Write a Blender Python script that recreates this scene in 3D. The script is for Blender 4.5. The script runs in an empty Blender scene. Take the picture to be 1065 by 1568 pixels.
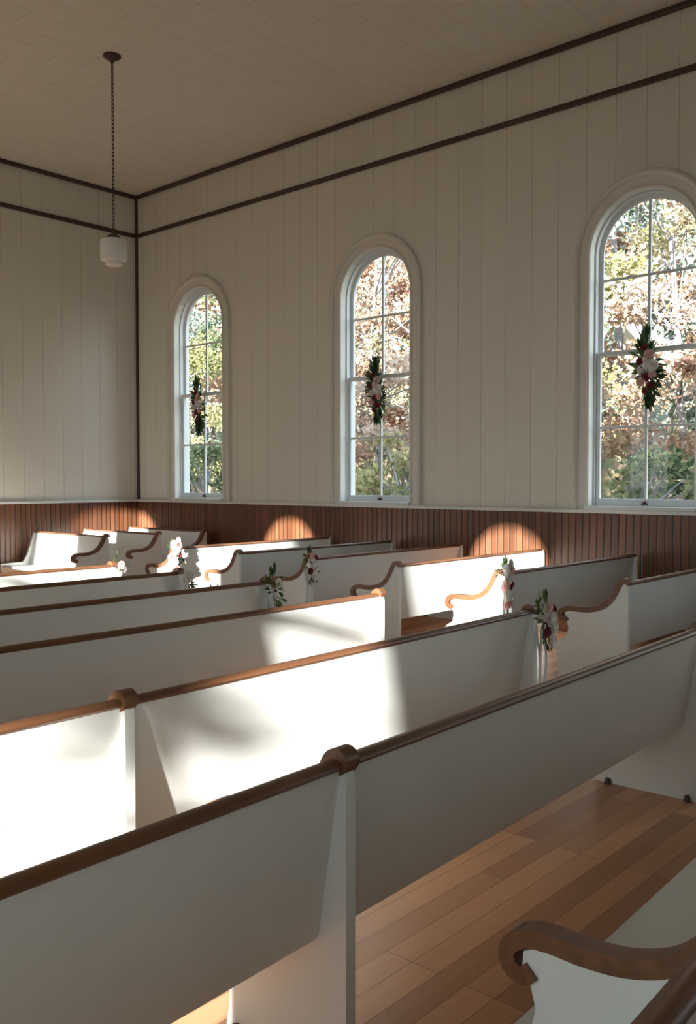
import bpy, bmesh, math, random
from mathutils import Vector, Matrix
random.seed(7)
U=0.68
E=1.496
DX=12.0*U; DY=17.0*U; WX=-7.2*U; RY=-8.2*U; CZ=E+6.28*U
SC=bpy.context.scene
COL=SC.collection

# ------------------------------------------------------------ materials
def new_mat(name):
    m=bpy.data.materials.new(name); m.use_nodes=True
    nt=m.node_tree; b=nt.nodes['Principled BSDF']
    return m,nt,b
def N(nt,t,**k):
    n=nt.nodes.new(t)
    for a,v in k.items(): setattr(n,a,v)
    return n
def math_node(nt,op,a,b=None,c=None):
    n=N(nt,'ShaderNodeMath',operation=op)
    for i,v in enumerate((a,b,c)):
        if v is None: continue
        if isinstance(v,(int,float)): n.inputs[i].default_value=v
        else: nt.links.new(v,n.inputs[i])
    return n.outputs[0]
def mixc(nt,f,a,b,mode='MIX'):
    n=N(nt,'ShaderNodeMix',data_type='RGBA',blend_type=mode)
    if isinstance(f,(int,float)): n.inputs[0].default_value=f
    else: nt.links.new(f,n.inputs[0])
    for i,v in ((6,a),(7,b)):
        if isinstance(v,(tuple,list)): n.inputs[i].default_value=(*v[:3],1)
        else: nt.links.new(v,n.inputs[i])
    return n.outputs[2]
def simple(name,c,r=.5,var=.08,scale=6,metal=0,spec=.5):
    m,nt,b=new_mat(name)
    tc=N(nt,'ShaderNodeTexCoord'); no=N(nt,'ShaderNodeTexNoise'); no.inputs['Scale'].default_value=scale; no.inputs['Detail'].default_value=4
    nt.links.new(tc.outputs['Object'],no.inputs['Vector'])
    dark=tuple(x*(1-var*2) for x in c); lite=tuple(min(1,x*(1+var)) for x in c)
    nt.links.new(mixc(nt,no.outputs['Fac'],dark,lite),b.inputs['Base Color'])
    b.inputs['Roughness'].default_value=r; b.inputs['Metallic'].default_value=metal
    b.inputs['Specular IOR Level'].default_value=spec
    return m
def boards(name,axis,spacing,c,gap,linew,rough,grain=False,var=.04,bump=.4):
    m,nt,b=new_mat(name)
    geo=N(nt,'ShaderNodeNewGeometry'); sp=N(nt,'ShaderNodeSeparateXYZ')
    nt.links.new(geo.outputs['Position'],sp.inputs[0])
    q=math_node(nt,'DIVIDE',sp.outputs[axis],spacing)
    fr=math_node(nt,'FRACT',q); fl=math_node(nt,'FLOOR',q)
    d=math_node(nt,'ABSOLUTE',math_node(nt,'SUBTRACT',fr,.5))     # .5 at seam
    mask=math_node(nt,'GREATER_THAN',d,.5-linew/spacing/2)
    wn=N(nt,'ShaderNodeTexWhiteNoise',noise_dimensions='1D'); nt.links.new(fl,wn.inputs['W'])
    dark=tuple(x*(1-var) for x in c); lite=tuple(min(1,x*(1+var)) for x in c)
    base=mixc(nt,wn.outputs['Value'],dark,lite)
    no=N(nt,'ShaderNodeTexNoise'); mp=N(nt,'ShaderNodeMapping')
    nt.links.new(geo.outputs['Position'],mp.inputs['Vector'])
    if grain: mp.inputs['Scale'].default_value=(30,30,1.6)
    else: mp.inputs['Scale'].default_value=(1.5,1.5,.7)
    no.inputs['Scale'].default_value=1.0; no.inputs['Detail'].default_value=5
    nt.links.new(mp.outputs[0],no.inputs['Vector'])
    f=.55 if grain else .05
    base=mixc(nt,math_node(nt,'MULTIPLY',no.outputs['Fac'],f),base,tuple(x*.35 for x in c))
    base=mixc(nt,mask,base,gap)
    nt.links.new(base,b.inputs['Base Color'])
    b.inputs['Roughness'].default_value=rough
    bp=N(nt,'ShaderNodeBump'); bp.inputs['Strength'].default_value=bump; bp.inputs['Distance'].default_value=.004
    bv=math_node(nt,'SMOOTH_MIN',math_node(nt,'MULTIPLY',math_node(nt,'SUBTRACT',.5,d),spacing/linew),1.0,.2)
    nt.links.new(bv,bp.inputs['Height']); nt.links.new(bp.outputs[0],b.inputs['Normal'])
    return m
def wood(name,c1,c2,rough=.35,scale=(3,26,26)):
    m,nt,b=new_mat(name)
    tc=N(nt,'ShaderNodeTexCoord'); mp=N(nt,'ShaderNodeMapping'); mp.inputs['Scale'].default_value=scale
    no=N(nt,'ShaderNodeTexNoise'); no.inputs['Scale'].default_value=1; no.inputs['Detail'].default_value=6; no.inputs['Distortion'].default_value=.6
    nt.links.new(tc.outputs['Object'],mp.inputs[0]); nt.links.new(mp.outputs[0],no.inputs['Vector'])
    nt.links.new(mixc(nt,no.outputs['Fac'],c1,c2),b.inputs['Base Color'])
    b.inputs['Roughness'].default_value=rough
    return m
WALLC=(.79,.755,.67)
M_wallY=boards('painted_boards_y',1,.30,WALLC,(.53,.50,.44),.006,.6,False,.015,.3)
M_wallX=boards('painted_boards_x',0,.30,WALLC,(.53,.50,.44),.006,.6,False,.015,.3)
M_wainY=boards('wainscot_wood_y',1,.075,(.20,.078,.036),(.022,.010,.006),.012,.38,True,.28,.8)
M_wainX=boards('wainscot_wood_x',0,.075,(.20,.078,.036),(.022,.010,.006),.012,.38,True,.28,.8)
M_trimdark=simple('dark_trim_paint',(.075,.045,.034),.45,.1,12)
M_cream=simple('cream_trim_paint',(.78,.74,.66),.5,.03,5)
M_white=simple('white_window_paint',(.74,.755,.74),.45,.03,5)
M_pew=simple('white_pew_paint',(.80,.82,.79),.42,.03,3)
M_pewwood=wood('pew_rail_wood',(.085,.036,.018),(.27,.12,.055),.36)
M_metal=simple('dark_iron',(.09,.065,.05),.4,.1,20,.6)
M_opal=simple('opal_glass',(.85,.84,.80),.25,.02,4)

# ceiling
M_ceil,nt,b=new_mat('ceiling_tiles')
geo=N(nt,'ShaderNodeNewGeometry'); mp=N(nt,'ShaderNodeMapping'); mp.inputs['Rotation'].default_value=(0,0,math.radians(0))
nt.links.new(geo.outputs['Position'],mp.inputs[0])
br=N(nt,'ShaderNodeTexBrick'); br.inputs['Scale'].default_value=1; br.inputs['Brick Width'].default_value=.62; br.inputs['Row Height'].default_value=.31
br.inputs['Mortar Size'].default_value=.005; br.inputs['Color1'].default_value=(.785,.75,.66,1); br.inputs['Color2'].default_value=(.805,.77,.68,1); br.inputs['Mortar'].default_value=(.67,.64,.56,1)
nt.links.new(mp.outputs[0],br.inputs['Vector']); nt.links.new(br.outputs['Color'],b.inputs['Base Color']); b.inputs['Roughness'].default_value=.7
# floor
M_floor,nt,b=new_mat('heart_pine_planks')
geo=N(nt,'ShaderNodeNewGeometry')
br=N(nt,'ShaderNodeTexBrick'); br.inputs['Scale'].default_value=1; br.inputs['Brick Width'].default_value=1.1; br.inputs['Row Height'].default_value=.10
br.inputs['Mortar Size'].default_value=.0012; br.inputs['Bias'].default_value=.3
br.inputs['Color1'].default_value=(.32,.145,.075,1); br.inputs['Color2'].default_value=(.76,.42,.225,1); br.inputs['Mortar'].default_value=(.22,.09,.04,1)
br.offset=.37; br.offset_frequency=3
nt.links.new(geo.outputs['Position'],br.inputs['Vector'])
mp=N(nt,'ShaderNodeMapping'); mp.inputs['Scale'].default_value=(2.2,40,1)
no=N(nt,'ShaderNodeTexNoise'); no.inputs['Scale'].default_value=1; no.inputs['Detail'].default_value=6; no.inputs['Distortion'].default_value=.8
nt.links.new(geo.outputs['Position'],mp.inputs[0]); nt.links.new(mp.outputs[0],no.inputs['Vector'])
nt.links.new(mixc(nt,math_node(nt,'MULTIPLY',no.outputs['Fac'],.33),br.outputs['Color'],(.26,.10,.045)),b.inputs['Base Color'])
b.inputs['Roughness'].default_value=.40
# glass
M_glass=bpy.data.materials.new('window_glass'); M_glass.use_nodes=True; nt=M_glass.node_tree; nt.nodes.clear()
o=N(nt,'ShaderNodeOutputMaterial'); tr=N(nt,'ShaderNodeBsdfTransparent'); gl=N(nt,'ShaderNodeBsdfGlossy'); gl.inputs['Roughness'].default_value=.02
tr.inputs[0].default_value=(.96,.98,.98,1); mx=N(nt,'ShaderNodeMixShader'); mx.inputs[0].default_value=.02
nt.links.new(tr.outputs[0],mx.inputs[1]); nt.links.new(gl.outputs[0],mx.inputs[2]); nt.links.new(mx.outputs[0],o.inputs[0])
# leaves with colour attribute
def leaf_mat(name,transl=.35):
    m=bpy.data.materials.new(name); m.use_nodes=True; nt=m.node_tree; nt.nodes.clear()
    o=N(nt,'ShaderNodeOutputMaterial'); at=N(nt,'ShaderNodeAttribute',attribute_name='Col')
    d=N(nt,'ShaderNodeBsdfDiffuse'); t=N(nt,'ShaderNodeBsdfTranslucent'); mx=N(nt,'ShaderNodeMixShader'); mx.inputs[0].default_value=transl
    nt.links.new(at.outputs['Color'],d.inputs[0]); nt.links.new(at.outputs['Color'],t.inputs[0])
    nt.links.new(d.outputs[0],mx.inputs[1]); nt.links.new(t.outputs[0],mx.inputs[2]); nt.links.new(mx.outputs[0],o.inputs[0])
    return m
M_leaf=leaf_mat('leaf_colours'); M_petal=leaf_mat('petal_colours',.15)
M_bark=simple('bark',(.24,.22,.20),.9,.3,8)
M_ground=simple('leaf_litter_ground',(.10,.075,.035),.95,.3,3)
M_hill,nt,b=new_mat('distant_woods')
tc=N(nt,'ShaderNodeTexCoord'); no=N(nt,'ShaderNodeTexNoise'); no.inputs['Scale'].default_value=.55; no.inputs['Detail'].default_value=9; no.inputs['Roughness'].default_value=.75
nt.links.new(tc.outputs['Object'],no.inputs['Vector']); cr=N(nt,'ShaderNodeValToRGB'); nt.links.new(no.outputs['Fac'],cr.inputs[0])
e=cr.color_ramp.elements; e[0].position=.32; e[0].color=(.03,.035,.025,1); e[1].position=.72; e[1].color=(.28,.20,.13,1)
for p,c in ((.43,(.09,.10,.05)),(.5,(.18,.16,.09)),(.58,(.24,.15,.09))):
    q=e.new(p); q.color=(*c,1)
nt.links.new(cr.outputs[0],b.inputs['Base Color']); b.inputs['Roughness'].default_value=1

# ------------------------------------------------------------ mesh helpers
class MB:
    def __init__(s): s.v=[]; s.f=[]; s.m=[]; s.c=[]
    def add(s,vs,fs,mat=0,col=None):
        o=len(s.v); s.v+= [tuple(x) for x in vs]
        for f in fs: s.f.append(tuple(i+o for i in f)); s.m.append(mat); s.c.append(col or (1,1,1))
    def box(s,a,b,mat=0):
        x0,y0,z0=a; x1,y1,z1=b
        s.add([(x0,y0,z0),(x1,y0,z0),(x1,y1,z0),(x0,y1,z0),(x0,y0,z1),(x1,y0,z1),(x1,y1,z1),(x0,y1,z1)],
              [(0,3,2,1),(4,5,6,7),(0,1,5,4),(1,2,6,5),(2,3,7,6),(3,0,4,7)],mat)
    def prism(s,pts,xa,xb,mat=0):   # profile in (y,z), extruded along x
        n=len(pts)
        vs=[(xa,y,z) for y,z in pts]+[(xb,y,z) for y,z in pts]
        s.add(vs,[tuple(range(n)),tuple(range(2*n-1,n-1,-1))]+[(i,i+n,(i+1)%n+n,(i+1)%n) for i in range(n)],mat)
    def ribbon(s,path,th,xa,xb,mat=0):  # thick strip following a (y,z) path
        n=len(path); L=[];R=[]
        for i,(y,z) in enumerate(path):
            a=path[max(0,i-1)]; c=path[min(n-1,i+1)]
            dy,dz=c[0]-a[0],c[1]-a[1]; l=math.hypot(dy,dz) or 1
            ny,nz=-dz/l,dy/l
            h=th/2*(min(1,.45+i/n*4))
            L.append((y+ny*h,z+nz*h)); R.append((y-ny*h,z-nz*h))
        vs=[]
        for (p,q) in zip(L,R):
            vs+=[(xa,*p),(xb,*p),(xb,*q),(xa,*q)]
        fs=[]
        for i in range(n-1):
            a=4*i;b=a+4
            for k in range(4): fs.append((a+k,a+(k+1)%4,b+(k+1)%4,b+k))
        fs+=[(3,2,1,0),tuple(4*(n-1)+k for k in range(4))]
        s.add(vs,fs,mat)
    def lathe(s,prof,cx,cy,seg=24,mat=0,axis='Z'):
        n=len(prof); vs=[]
        for k in range(seg):
            a=2*math.pi*k/seg
            for r,z in prof: vs.append((cx+r*math.cos(a),cy+r*math.sin(a),z))
        fs=[]
        for k in range(seg):
            b=((k+1)%seg)*n; a=k*n
            for i in range(n-1): fs.append((a+i,b+i,b+i+1,a+i+1))
        s.add(vs,fs,mat)
    def torus(s,c,R,r,rot,sx=1,sz=1,mat=0,n=10,m=5):
        vs=[];fs=[]
        for i in range(n):
            a=2*math.pi*i/n
            for j in range(m):
                t=2*math.pi*j/m
                p=Vector(((R*sx+r*math.cos(t))*math.cos(a), r*math.sin(t),(R*sz+r*math.cos(t))*math.sin(a)))
                p=rot@p; vs.append((c[0]+p.x,c[1]+p.y,c[2]+p.z))
        for i in range(n):
            for j in range(m):
                fs.append((i*m+j,((i+1)%n)*m+j,((i+1)%n)*m+(j+1)%m,i*m+(j+1)%m))
        s.add(vs,fs,mat)
    def mesh(s,name,mats,color=False,fix=True):
        me=bpy.data.meshes.new(name); me.from_pydata(s.v,[],s.f)
        for m in mats: me.materials.append(m)
        me.polygons.foreach_set('material_index',s.m)
        if color:
            at=me.color_attributes.new('Col','FLOAT_COLOR','CORNER')
            buf=[]
            for f,c in zip(s.f,s.c): buf+= [c[0],c[1],c[2],1]*len(f)
            at.data.foreach_set('color',buf)
        me.update()
        if fix:
            bm=bmesh.new(); bm.from_mesh(me); bmesh.ops.recalc_face_normals(bm,faces=bm.faces); bm.to_mesh(me); bm.free()
        return me
    def obj(s,name,mats,parent=None,loc=None,rot=0,smooth=False,bevel=0,**k):
        me=s.mesh(name,mats,**k)
        return mkobj(name,me,parent,loc,rot,smooth,bevel)
def mkobj(name,me,parent=None,loc=None,rot=0,smooth=False,bevel=0):
    o=bpy.data.objects.new(name,me); COL.objects.link(o)
    if parent: o.parent=parent
    if loc: o.location=loc
    o.rotation_euler[2]=rot
    if smooth:
        for p in me.polygons: p.use_smooth=True
        try:
            me.set_sharp_from_angle(angle=math.radians(40))
        except Exception: pass
    if bevel:
        md=o.modifiers.new('bevel','BEVEL'); md.width=bevel; md.segments=2; md.limit_method='ANGLE'; md.angle_limit=math.radians(40)
    return o
def empty(name,loc=(0,0,0),rot=0):
    o=bpy.data.objects.new(name,None); COL.objects.link(o); o.location=loc; o.rotation_euler[2]=rot; o.empty_display_size=.1
    return o
def catmull(p,k=5):
    out=[]
    P=[p[0]]+list(p)+[p[-1]]
    for i in range(1,len(P)-2):
        for j in range(k):
            t=j/k; a,b,c,d=P[i-1],P[i],P[i+1],P[i+2]
            out.append(tuple(.5*((2*b[q])+(-a[q]+c[q])*t+(2*a[q]-5*b[q]+4*c[q]-d[q])*t*t+(-a[q]+3*b[q]-3*c[q]+d[q])*t**3) for q in range(2)))
    out.append(p[-1]); return out

# ------------------------------------------------------------ room shell
HALF=.523; SILL=1.25; SPRING=E+3.08*U+.085
TH=.24
EWIN=[.38-3.24,.38,3.62,6.87,10.11]
WWIN=[-.367+3.24*k for k in range(-1,4)]
def arch_pts(half,bottom,spring,seg=28):
    p=[(-half,bottom),(-half,spring)]
    for i in range(1,seg): 
        a=math.pi-math.pi*i/seg; p.append((half*math.cos(a),spring+half*math.sin(a)))
    p+=[(half,spring),(half,bottom)]
    return p
def wall_with_holes(name,a,bb,wins,mat):
    b=MB(); b.box(a,bb)
    w=b.obj(name,[mat])
    c=MB()
    for yc in wins:
        pts=[(yc+t,z) for t,z in arch_pts(HALF,SILL,SPRING)]
        c.prism(pts,a[0]-.2,bb[0]+.2)
    cut=c.obj('cutter',[mat])
    md=w.modifiers.new('b','BOOLEAN'); md.object=cut; md.operation='DIFFERENCE'; md.solver='EXACT'
    dg=bpy.context.evaluated_depsgraph_get(); me=bpy.data.meshes.new_from_object(w.evaluated_get(dg))
    w.modifiers.clear(); w.data=me; bpy.data.objects.remove(cut)
    return w
wall_with_holes('wall_east',(DX,RY-TH,0),(DX+TH,DY+TH,CZ+.02),EWIN,M_wallY)
wall_with_holes('wall_west',(WX-TH,RY-TH,0),(WX,DY+TH,CZ+.02),WWIN,M_wallY)
b=MB(); b.box((WX,RY-TH,0),(DX,RY,CZ)); b.obj('wall_south',[M_wallX])
b=MB(); b.box((WX,DY,0),(DX,DY+TH,CZ)); b.obj('wall_north',[M_wallX])
b=MB(); b.box((WX-TH,RY-TH,-.2),(DX+TH,DY+TH,0)); b.obj('floor',[M_floor])
b=MB(); b.box((WX-TH,RY-TH,CZ+.02),(DX+TH,DY+TH,CZ+.2)); 
b.box((WX,RY,CZ),(DX,DY,CZ+.02)); b.obj('ceiling',[M_ceil])
WZ=1.185
b=MB(); b.box((DX-.02,RY,0),(DX,DY,WZ)); b.obj('wainscot_east',[M_wainY])  # wainscot panelling, one box per wall
b=MB(); b.box((WX,RY,0),(WX+.02,DY,WZ)); b.obj('wainscot_west',[M_wainY])
b=MB(); b.box((WX+.02,DY-.02,0),(DX-.02,DY,WZ)); b.obj('wainscot_north',[M_wainX])
b=MB(); b.box((WX+.02,RY,0),(DX-.02,RY+.02,WZ)); b.obj('wainscot_south',[M_wainX])
def rail_ring(name,z0,z1,d,mat,bev=.004):
    b=MB()
    b.box((DX-d,RY,z0),(DX,DY,z1)); b.box((WX,RY,z0),(WX+d,DY,z1))
    b.box((WX+d,DY-d,z0),(DX-d,DY,z1)); b.box((WX+d,RY,z0),(DX-d,RY+d,z1))
    return b.obj(name,[mat],bevel=bev)
rail_ring('trim_1',WZ,WZ+.035,.055,M_white)
rail_ring('trim_2',CZ-.055,CZ,.045,M_trimdark,.012)
rail_ring('trim_3',E+5.40*U-.03,E+5.40*U+.03,.028,M_trimdark,.01)
rail_ring('baseboard_north',0,.15,.035,M_wainX)
b=MB()
for x,y in ((DX,DY),(WX,DY)):
    sx=-1 if x>0 else 1
    b.box((min(x,x+sx*.035),y-.035,WZ+.036),(max(x,x+sx*.035),y,CZ-.056))
b.obj('trim_4',[M_trimdark],bevel=.008)

# ------------------------------------------------------------ windows
def sweep(mb,prof,half,bottom,spring,mat=0,seg=32):
    P=[(-half,bottom,-1,0),(-half,spring,-1,0)]
    for i in range(1,seg):
        a=math.pi-math.pi*i/seg; P.append((half*math.cos(a),spring+half*math.sin(a),math.cos(a),math.sin(a)))
    P+=[(half,spring,1,0),(half,bottom,1,0)]
    n=len(prof); vs=[];fs=[]
    for x,z,nx,nz in P:
        for off,y in prof: vs.append((x+nx*off,y,z+nz*off))
    for i in range(len(P)-1):
        for k in range(n):
            fs.append((i*n+k,i*n+(k+1)%n,(i+1)*n+(k+1)%n,(i+1)*n+k))
    fs+=[tuple(range(n)),tuple((len(P)-1)*n+k for k in range(n-1,-1,-1))]
    mb.add(vs,fs,mat)
def window(name,x,y,rot):
    root=empty(name,(x,y,0),rot)
    c=MB()
    sweep(c,[(0,0.0),(0,-.022),(.012,-.034),(.03,-.028),(.038,-.014),(.105,-.018),(.116,-.045),(.138,-.06),(.162,-.050),(.170,-.03),(.170,0)],HALF,WZ+.037,SPRING)
    c.obj('casing',[M_cream],root,smooth=True)
    s=MB()
    G1=.15; G2=.11; F=.042
    sweep(s,[(0,.07),(0,.20),(-.018,.20),(-.018,.07)],HALF,SILL,SPRING)
    MEET=E+1.81*U
    sweep(s,[(-.018,G1-.02),(-.018,G1+.02),(-.018-F,G1+.012),(-.018-F,G1-.012)],HALF,MEET-.02,SPRING)
    for sx in (-1,1):
        xa=sx*(HALF-.018); xb=sx*(HALF-.018-F)
        s.box((min(xa,xb),G2-.018,SILL+.001),(max(xa,xb),G2+.018,MEET+.02))
    w=HALF-.018-F
    s.box((-w,G2-.018,SILL+.001),(w,G2+.018,SILL+.075))
    s.box((-w,G2-.018,MEET-.02),(w,G1+.02,MEET+.02))
    s.box((-.013,G2-.014,SILL+.07),(.013,G2+.014,MEET-.02))
    s.box((-.013,G1-.014,MEET+.02),(.013,G1+.014,SPRING+HALF-.03))
    s.box((-w,G2-.012,E+.76*U-.012),(w,G2+.012,E+.76*U+.012))
    s.box((-w,G1-.012,E+2.86*U-.012),(w,G1+.012,E+2.86*U+.012))
    s.obj('sash',[M_white],root,bevel=.003)
    st=MB(); st.box((-HALF+.001,-.05,SILL-.028),(HALF-.001,.10,SILL+.004)); st.box((-HALF-.02,-.07,WZ+.036),(HALF+.02,-.001,SILL+.004)); st.obj('stool',[M_white],root,bevel=.005)
    l=MB(); l.box((-.03,G2-.035,SILL+.02),(.03,G2-.018,SILL+.034)); l.lathe([(0,SILL+.03),(.014,SILL+.03),(.014,SILL+.05),(0,SILL+.05)],0,G2-.03,10); l.obj('sash_lift',[M_metal],root)
    k=MB(); k.lathe([(0,MEET+.02),(.022,MEET+.02),(.02,MEET+.04),(0,MEET+.04)],0,G2,12); k.obj('sash_lock',[M_metal],root)
    g=MB(); pts=arch_pts(HALF-.05,MEET,SPRING); g.add([(a,G1,z) for a,z in pts],[tuple(range(len(pts)))])
    g.add([(-w,G2,SILL+.05),(w,G2,SILL+.05),(w,G2,MEET),(-w,G2,MEET)],[(0,1,2,3)])
    g.obj('glass',[M_glass],root)
    ld=bpy.data.lights.new('sky_portal','AREA'); ld.shape='RECTANGLE'; ld.size=2*HALF; ld.size_y=SPRING+HALF-SILL
    ld.cycles.is_portal=True
    lo=bpy.data.objects.new('sky_portal',ld); COL.objects.link(lo); lo.parent=root; lo.location=(0,TH+.02,(SILL+SPRING+HALF)/2); lo.rotation_euler=(math.radians(-90),0,0)
    return root
i=1
for yc in EWIN: window('window_%d'%i,DX,yc,-math.pi/2); i+=1
for yc in WWIN: window('window_%d'%i,WX,yc,math.pi/2); i+=1

# ------------------------------------------------------------ pews
TOPZ=E-U   # .816
ARM=catmull([(-.016,.800),(-.014,.818),(.004,.828),(.028,.820),(.05,.785),(.075,.735),(.11,.685),(.165,.642),(.24,.616),(.32,.608),(.39,.610),(.445,.602),(.478,.574),(.474,.541),(.446,.528),(.425,.544)],4)
PANEL=[(-.018,0),(-.018,.77),(-.012,.80),(0,.812),(.022,.812),(.042,.78),(.067,.726),(.10,.676),(.155,.631),(.235,.604),(.32,.596),(.40,.598),(.445,.576),(.448,.541),(.43,.516),(.418,.47),(.43,.415),(.475,.385),(.512,.36),(.512,.32),(.495,.20),(.495,.08),(.515,.0)]
DIVPANEL=PANEL[:17]+[(.465,.388),(.47,.355),(.42,.32),(.395,.25),(.395,.08),(.41,0)]
WALLPANEL=[(-.018,0),(-.018,.77),(-.012,.80),(0,.812),(.03,.812),(.06,.72),(.14,.50),(.20,.41),(.512,.40),(.512,.32),(.495,.20),(.495,.08),(.515,.0)]
def pew_mesh(name,x0,x1,divs=(),plain=()):
    b=MB(); T=.036
    xs=[x0+T/2]+list(divs)+[x1-T/2]
    for i in range(len(xs)-1):
        a=xs[i]+T/2; c=xs[i+1]-T/2
        b.prism([(0,.79),(.072,.362),(.082,.348),(.105,.350),(.112,.365),(.027,.80),(.0,.80)],a,c,0)
        b.prism([(.10,.352),(.11,.368),(.30,.372),(.47,.388),(.497,.383),(.505,.368),(.495,.352),(.30,.350)],a,c,0)
        r=[]
        for k in range(12):
            t=2*math.pi*k/12; r.append((.012+.026*math.cos(t),.805+.015*math.sin(t)))
        b.prism(r,a-.004,c+.004,1)
    for i,x in enumerate(xs):
        mid=0<i<len(xs)-1
        if i in plain:
            b.prism(WALLPANEL,x-T/2,x+T/2,0)
        else:
            b.prism(DIVPANEL if mid else PANEL,x-T/2,x+T/2,0)
            b.ribbon(ARM,.036,x-.025,x+.025,1)
            if mid:
                r=[(.006+.028*math.cos(2*math.pi*k/16),.806+.026*math.sin(2*math.pi*k/16)) for k in range(16)]
                b.prism(r,x-.024,x+.024,1)
        for y in (.05,.36 if mid else .44):
            for sx in (-1,1):
                xa=x+sx*T/2; b.lathe([(0,.03),(.010,.028),(.016,.012),(.018,0)],xa+sx*.012,y,8,2)
    return b.mesh(name,[M_pew,M_pewwood,M_metal])
MX0,MX1=(2.4-3.8)*U,6.22*U
me_mid=pew_mesh('church_pew',MX0,MX1,(2.4*U,))
me_side=pew_mesh('church_pew_side',8.42*U,11.86*U,(),(1,))
me_west=pew_mesh('church_pew_west',-7.0*U,-3.6*U,(),(0,))
def pew(me,loc,rot=0):
    o=mkobj('church_pew',me,None,loc,rot,True,.004); return o
MROWS=[(-.74,.03,-.1),(.60,.034,-.1),(2.07,.037,0),(3.44,.028,0),(5.15,0,0),(6.62,0,0),(8.03,0,0),(9.3,0,0)]
for y,r,x in MROWS: pew(me_mid,(x*U,y*U,0),r)
RROWS=[-.45,1.0,2.43,3.88,5.31,6.75,8.2,9.59,11.03]
for y in RROWS: pew(me_side,(0,y*U,0)); pew(me_west,(0,y*U,0))
me_am=pew_mesh('church_pew_short',0,2.55*U,(),(1,))
for x in (9.35,10.5,11.62): pew(me_am,(x*U,14.2*U,0),math.pi/2)

# ------------------------------------------------------------ pendant
b=MB(); px,py=7.83*U,11.67*U
b.lathe([(0,CZ),(.085,CZ-.002),(.088,CZ-.015),(.07,CZ-.03),(.03,CZ-.05),(.016,CZ-.075),(0,CZ-.08)],px,py,24,0)
zt=E+3.68*U; z=CZ-.085; k=0
while z>zt+.02:
    b.torus((px,py,z-.015),.015,.005,Matrix.Rotation(math.pi/2*(k%2)+.3,3,'Z'),.8,1.7,0,8,4); z-=.040; k+=1
b.lathe([(0,zt+.02),(.012,zt+.02),(.02,zt),(.045,zt-.02),(.062,zt-.03),(.066,zt-.06),(.05,zt-.065)],px,py,24,0)
g=zt-.055
b.lathe([(.05,g),(.10,g-.005),(.132,g-.02),(.136,g-.05),(.136,g-.19),(.13,g-.215),(.105,g-.228),(.085,g-.232),(.085,g-.262),(.07,g-.275),(.04,g-.28),(0,g-.282)],px,py,32,1)
b.obj('pendant_lamp',[M_metal,M_opal],smooth=True)

# ------------------------------------------------------------ florals
def rnd_unit():
    while True:
        v=Vector((random.uniform(-1,1),random.uniform(-1,1),random.uniform(-1,1)))
        if .05<v.length<1: return v.normalized()
def leaf(mb,p,d,L,w,col,mat=0):
    d=d.normalized(); s=d.cross(rnd_unit()).normalized(); n=d.cross(s)
    a=p; t=p+d*L+n*L*.12; m1=p+d*L*.45+s*w+n*w*.3; m2=p+d*L*.45-s*w+n*w*.3; c=p+d*L*.5
    mb.add([a,m1,t,m2,c],[(0,1,4),(1,2,4),(2,3,4),(3,0,4)],mat,col)
def flower(mb,p,axis,r,col):
    axis=axis.normalized(); s=axis.cross(Vector((.3,.5,.81))).normalized(); t=axis.cross(s)
    for ring,(rr,up,n) in enumerate(((1,.15,8),(.72,.4,7),(.42,.6,5),(.2,.7,4))):
        for k in range(n):
            a=2*math.pi*(k+ring*.5)/n+random.uniform(-.1,.1)
            d=s*math.cos(a)+t*math.sin(a); q=-s*math.sin(a)+t*math.cos(a)
            w=rr*r*.5; base=p+axis*r*up*.3; tip=p+d*rr*r+axis*r*up
            mid=p+d*rr*r*.65+axis*r*up*.5
            f=random.uniform(.85,1.1); cc=tuple(min(1,x*f) for x in col)
            mb.add([base,mid+q*w,tip+q*w*.5,tip-q*w*.5,mid-q*w],[(0,1,2,3,4)],1,cc)
GREENS=[(.08,.125,.055),(.12,.17,.08),(.05,.08,.04),(.17,.22,.11)]
def swag(name,loc,h,w,dep,nl,flowers,rot=0,ribbon=False,greens=GREENS,ls=.085):
    mb=MB()
    for i in range(nl):
        t=random.uniform(-1,1); ww=w*(1-abs(t)**1.2)*.5+w*.10
        p=Vector((random.uniform(-ww,ww)+.03*math.sin(t*3),random.uniform(0,dep),t*h*.42))
        d=Vector((p.x*2.2/w*.9+random.uniform(-.5,.5),random.uniform(-.1,.5),t*1.6+random.uniform(-.4,.4)))
        leaf(mb,p,d,random.uniform(.7,1.3)*ls,ls*.20,random.choice(greens))
    for (x,z,r,c) in flowers:
        flower(mb,Vector((x,dep*1.2,z)),Vector((x*2,1,z*.8)),r,c)
    if ribbon:
        for k,(xo,L,c) in enumerate(((-.02,.42,(.80,.84,.88)),(.015,.50,(.85,.88,.92)),(.04,.34,(.78,.82,.86)))):
            pts=[]
            for j in range(9):
                t=j/8; pts.append(Vector((xo+.012*math.sin(t*7+k),.012+.012*math.sin(t*5+k*2),-.02-L*t)))
            for j in range(8):
                mb.add([pts[j]-Vector((.013,0,0)),pts[j]+Vector((.013,0,0)),pts[j+1]+Vector((.013,0,0)),pts[j+1]-Vector((.013,0,0))],[(0,1,2,3)],1,c)
    return mb.obj(name,[M_leaf,M_petal],None,loc,rot,color=True,fix=False)
BUR=(.26,.06,.07); WHI=(.92,.88,.84); BLU=(.88,.60,.55); CRE=(.92,.88,.80)
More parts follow.
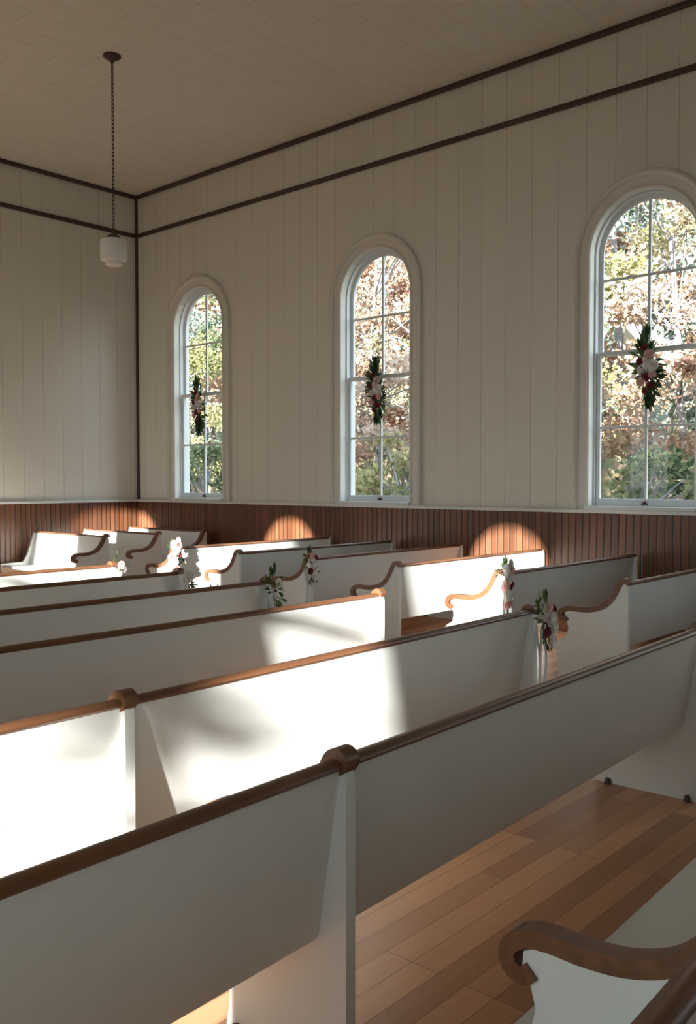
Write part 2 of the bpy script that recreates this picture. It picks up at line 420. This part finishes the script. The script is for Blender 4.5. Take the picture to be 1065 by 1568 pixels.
for yc,hh in ((3.62,.76),(6.87,.80),(10.11,.82)):
    fl=[(-.03,.11,.05,BLU),(.06,.05,.04,BUR),(-.065,.01,.055,WHI),(.0,-.09,.045,BUR),(.05,-.13,.045,BLU),(.02,.18,.038,BUR),(-.045,-.17,.035,BUR),(.035,-.03,.052,WHI),(-.005,.06,.045,WHI),(.01,-.22,.03,BUR),(-.06,-.07,.04,BLU)]
    swag('window_swag',(DX-.05,yc-.085,E+1.54*U),hh,.15,.05,240,fl,math.pi/2,False,GREENS,.092)
def pewswag(x,y,kind):
    n=36
    if kind=='w': fl=[(0,.02,.048,WHI),(.035,-.05,.032,BUR),(-.035,-.03,.042,CRE),(.015,.08,.032,BLU),(-.02,-.10,.04,WHI),(-.03,.06,.028,BUR)]; n=50
    elif kind=='p': fl=[(0,.03,.055,WHI),(.045,-.03,.05,BLU),(-.045,-.02,.03,BUR),(.02,-.10,.05,WHI),(-.035,.08,.046,BLU),(.03,.09,.046,WHI),(-.02,-.16,.036,BLU),(.035,-.17,.034,BLU),(-.03,.13,.034,WHI)]
    elif kind=='s': fl=[(0,.05,.038,WHI),(.02,0,.034,CRE),(-.02,.02,.034,WHI)]; n=14
    else: fl=[(0,0.05,.03,CRE)]; n=80
    gr=[(.12,.18,.07),(.17,.24,.10),(.08,.13,.06)]
    swag('pew_flowers',(x*U,y*U-.05,.765),.31,.075,.045,n,fl,math.pi,True,gr,.057)
for x,y,k in ((6.17,3.60,'w'),(6.2,6.62,'g'),(6.2,8.03,'s'),(6.2,9.3,'s'),(8.33,5.31,'p'),(8.33,8.2,'w'),(8.33,11.03,'p')):
    pewswag(x,y,k)

# ------------------------------------------------------------ outside
b=MB(); b.add([(-60,-60,-.25),(90,-60,-.25),(90,90,-.25),(-60,90,-.25)],[(0,1,2,3)])
random.seed(11); nx,ny=14,90; vs=[]
for i in range(nx):
    for j in range(ny):
        vs.append((40+i*2.0+random.uniform(-.6,.6),-30+j*1.6+random.uniform(-.5,.5),-.3+min(9,i*3.0)+random.uniform(-1,1)*(1.1 if i else 0)))
b.add(vs,[(i*ny+j,(i+1)*ny+j,(i+1)*ny+j+1,i*ny+j+1) for i in range(nx-1) for j in range(ny-1)],1)
b.obj('ground',[M_ground,M_hill])
PAL=[[(.38,.20,.12),(.46,.30,.21),(.30,.16,.10),(.52,.39,.31)],
     [(.30,.28,.12),(.38,.34,.17),(.20,.21,.09),(.46,.40,.23)],
     [(.12,.15,.08),(.17,.21,.11),(.08,.11,.06),(.28,.28,.14)],
     [(.50,.35,.25),(.58,.46,.37),(.40,.26,.18),(.36,.33,.21)],
     [(.18,.23,.17),(.26,.31,.24),(.12,.16,.12),(.38,.41,.36)]]
def tree_mesh(name,H,R,pal,nleaf,base=.25,ls=.17,seed=0,ncl=30):
    random.seed(seed); mb=MB()
    def limb(a,b,r0,r1,n=6):
        d=(b-a).normalized(); s=d.cross(Vector((.31,.77,.2))).normalized(); t=d.cross(s); vs=[]
        for p,r in ((a,r0),(b,r1)):
            for k in range(n):
                q=2*math.pi*k/n; vs.append(p+(s*math.cos(q)+t*math.sin(q))*r)
        mb.add(vs,[(k,(k+1)%n,(k+1)%n+n,k+n) for k in range(n)],1,)
    p=Vector((0,0,-.3)); r=H*.012; trunk=[p]
    for k in range(6):
        q=p+Vector((random.uniform(-.3,.3),random.uniform(-.3,.3),H*.15)); limb(p,q,r,r*.8); p=q; r*=.8; trunk.append(p)
    cl=[]
    for k in range(ncl):
        z=random.uniform(base,1)*H; a=random.uniform(0,6.283); rr=R*math.sqrt(max(.08,1-((z/H-.58)/.5)**2))*random.uniform(.35,1)
        c=Vector((rr*math.cos(a),rr*math.sin(a),z)); cl.append((c,random.uniform(.5,1.0)*R*.33,random.choice(pal)))
        j=min(5,int(z/H*6)); limb(trunk[j],c,.035,.010,4)
    for i in range(nleaf):
        c,cr,cc=random.choice(cl); v=rnd_unit()*cr*random.uniform(.3,1); v.z*=.6
        col=cc if random.random()<.8 else random.choice(pal); f=random.uniform(.75,1.2); col=tuple(min(.9,x*f) for x in col)
        leaf(mb,c+v,rnd_unit(),ls*random.uniform(.7,1.4),ls*.42,col)
    return mb.mesh(name,[M_leaf,M_bark],color=True,fix=False)
TM=[tree_mesh('autumn_tree',11+i*.8,3.4,PAL[i],7600,.15,.16,20+i,33) for i in range(5)]
SM=[tree_mesh('shrub',2.6,1.5,PAL[i],2600,.05,.11,40+i) for i in (1,2,1)]
random.seed(3)
for row,(X,dy,hs) in enumerate(((16.8,4.4,.62),(21.5,4.4,.95),(27,4.6,1.15),(34,5.0,1.4))):
    y=1-row; q=0
    while y< 16+X*1.15:
        t=y/X
        if t<.62: c=[[3,0,3],[1,3,3],[4,0,4],[4,3,4]][row]
        elif t<1.02: c=[[3,0,1],[0,3,3],[3,4,0],[3,4,3]][row]
        else: c=[[1,2,1],[2,4,2],[4,1,3],[4,2,4]][row]
        m=TM[c[q%3]]; q+=1; o=mkobj('autumn_tree',m,None,(X+random.uniform(-1.2,1.2),y,-.25),random.uniform(0,6.28))
        s=hs*random.uniform(.85,1.15); o.scale=(s,s,s); y+=dy*random.uniform(.7,1.2)
y=2
while y<30:
    o=mkobj('shrub',random.choice(SM),None,(11.1+random.uniform(-.2,.2),y,-.25),random.uniform(0,6.28)); s=random.uniform(.7,.95); o.scale=(s,s,s); y+=random.uniform(1.6,2.6)
# tree west of the church: a low bough dapples the sun
random.seed(5); mb=MB()
def limb(a,b,r0,r1,n=7):
    a=Vector(a); b=Vector(b); d=(b-a).normalized(); s=d.cross(Vector((.31,.77,.2))).normalized(); t=d.cross(s); vs=[]
    for p,r in ((a,r0),(b,r1)):
        for k in range(n):
            q=2*math.pi*k/n; vs.append(p+(s*math.cos(q)+t*math.sin(q))*r)
    mb.add(vs,[(k,(k+1)%n,(k+1)%n+n,k+n) for k in range(n)],1)
limb((-14.5,-8.0,-.3),(-14.3,-7.8,3.4),.16,.13); limb((-14.3,-7.8,3.4),(-14.4,-7.6,7.2),.13,.05)
limb((-14.3,-7.8,3.4),(-13.8,-6.2,4.0),.05,.03); limb((-13.8,-6.2,4.0),(-13.6,-4.1,4.42),.03,.01); limb((-13.7,-4.1,4.42),(-13.6,-3.4,4.82),.012,.006)
CL=[((-13.6,-3.90,4.46),.12,140),((-13.6,-3.98,4.32),.09,50),((-13.6,-3.80,4.26),.06,24),((-13.6,-3.45,4.80),.07,22),((-13.6,-3.63,4.76),.07,26),((-13.6,-3.80,4.70),.07,22),((-13.6,-4.45,3.75),.12,30)]
for c,r,n in CL:
    for i in range(n):
        leaf(mb,Vector(c)+rnd_unit()*r*random.uniform(.1,1),rnd_unit(),.10,.035,random.choice(PAL[1]))
for k in range(46):  # unseen crown, placed to keep sun out of the southernmost west window
    c=Vector((-14.4+random.uniform(-1.6,1.6),-7.6+random.uniform(-1.1,.75),random.uniform(3.0,7.2)))
    for i in range(80): leaf(mb,c+rnd_unit()*.55*random.uniform(.1,1),rnd_unit(),.17,.075,random.choice(PAL[1]))
mb.obj('autumn_tree',[M_leaf,M_bark],color=True,fix=False)

# ------------------------------------------------------------ light
sd=bpy.data.lights.new('sun','SUN'); sd.energy=28; sd.angle=math.radians(.6); sd.color=(1,.965,.91)
so=bpy.data.objects.new('sun',sd); COL.objects.link(so); so.location=(-20,-8,12)
so.rotation_euler=Vector((1,.41,-.2375)).to_track_quat('-Z','Y').to_euler()
w=bpy.data.worlds.new('sky'); SC.world=w; w.use_nodes=True; nt=w.node_tree; bg=nt.nodes['Background']
tc=N(nt,'ShaderNodeTexCoord'); sp=N(nt,'ShaderNodeSeparateXYZ'); nt.links.new(tc.outputs['Generated'],sp.inputs[0])
nt.links.new(mixc(nt,math_node(nt,'MULTIPLY',math_node(nt,'MAXIMUM',sp.outputs[2],0),1.3),(.87,.95,.96),(.50,.69,.91)),bg.inputs[0])
bg.inputs[1].default_value=5.6

# ------------------------------------------------------------ camera
cd=bpy.data.cameras.new('camera'); cd.sensor_fit='HORIZONTAL'; cd.sensor_width=24; cd.lens=31.3; cd.clip_start=.02
co=bpy.data.objects.new('camera',cd); COL.objects.link(co); co.location=(0,0,E)
co.rotation_euler=(math.radians(90-1.96),0,math.radians(-48.2))
SC.camera=co
SC.view_settings.view_transform='Standard'
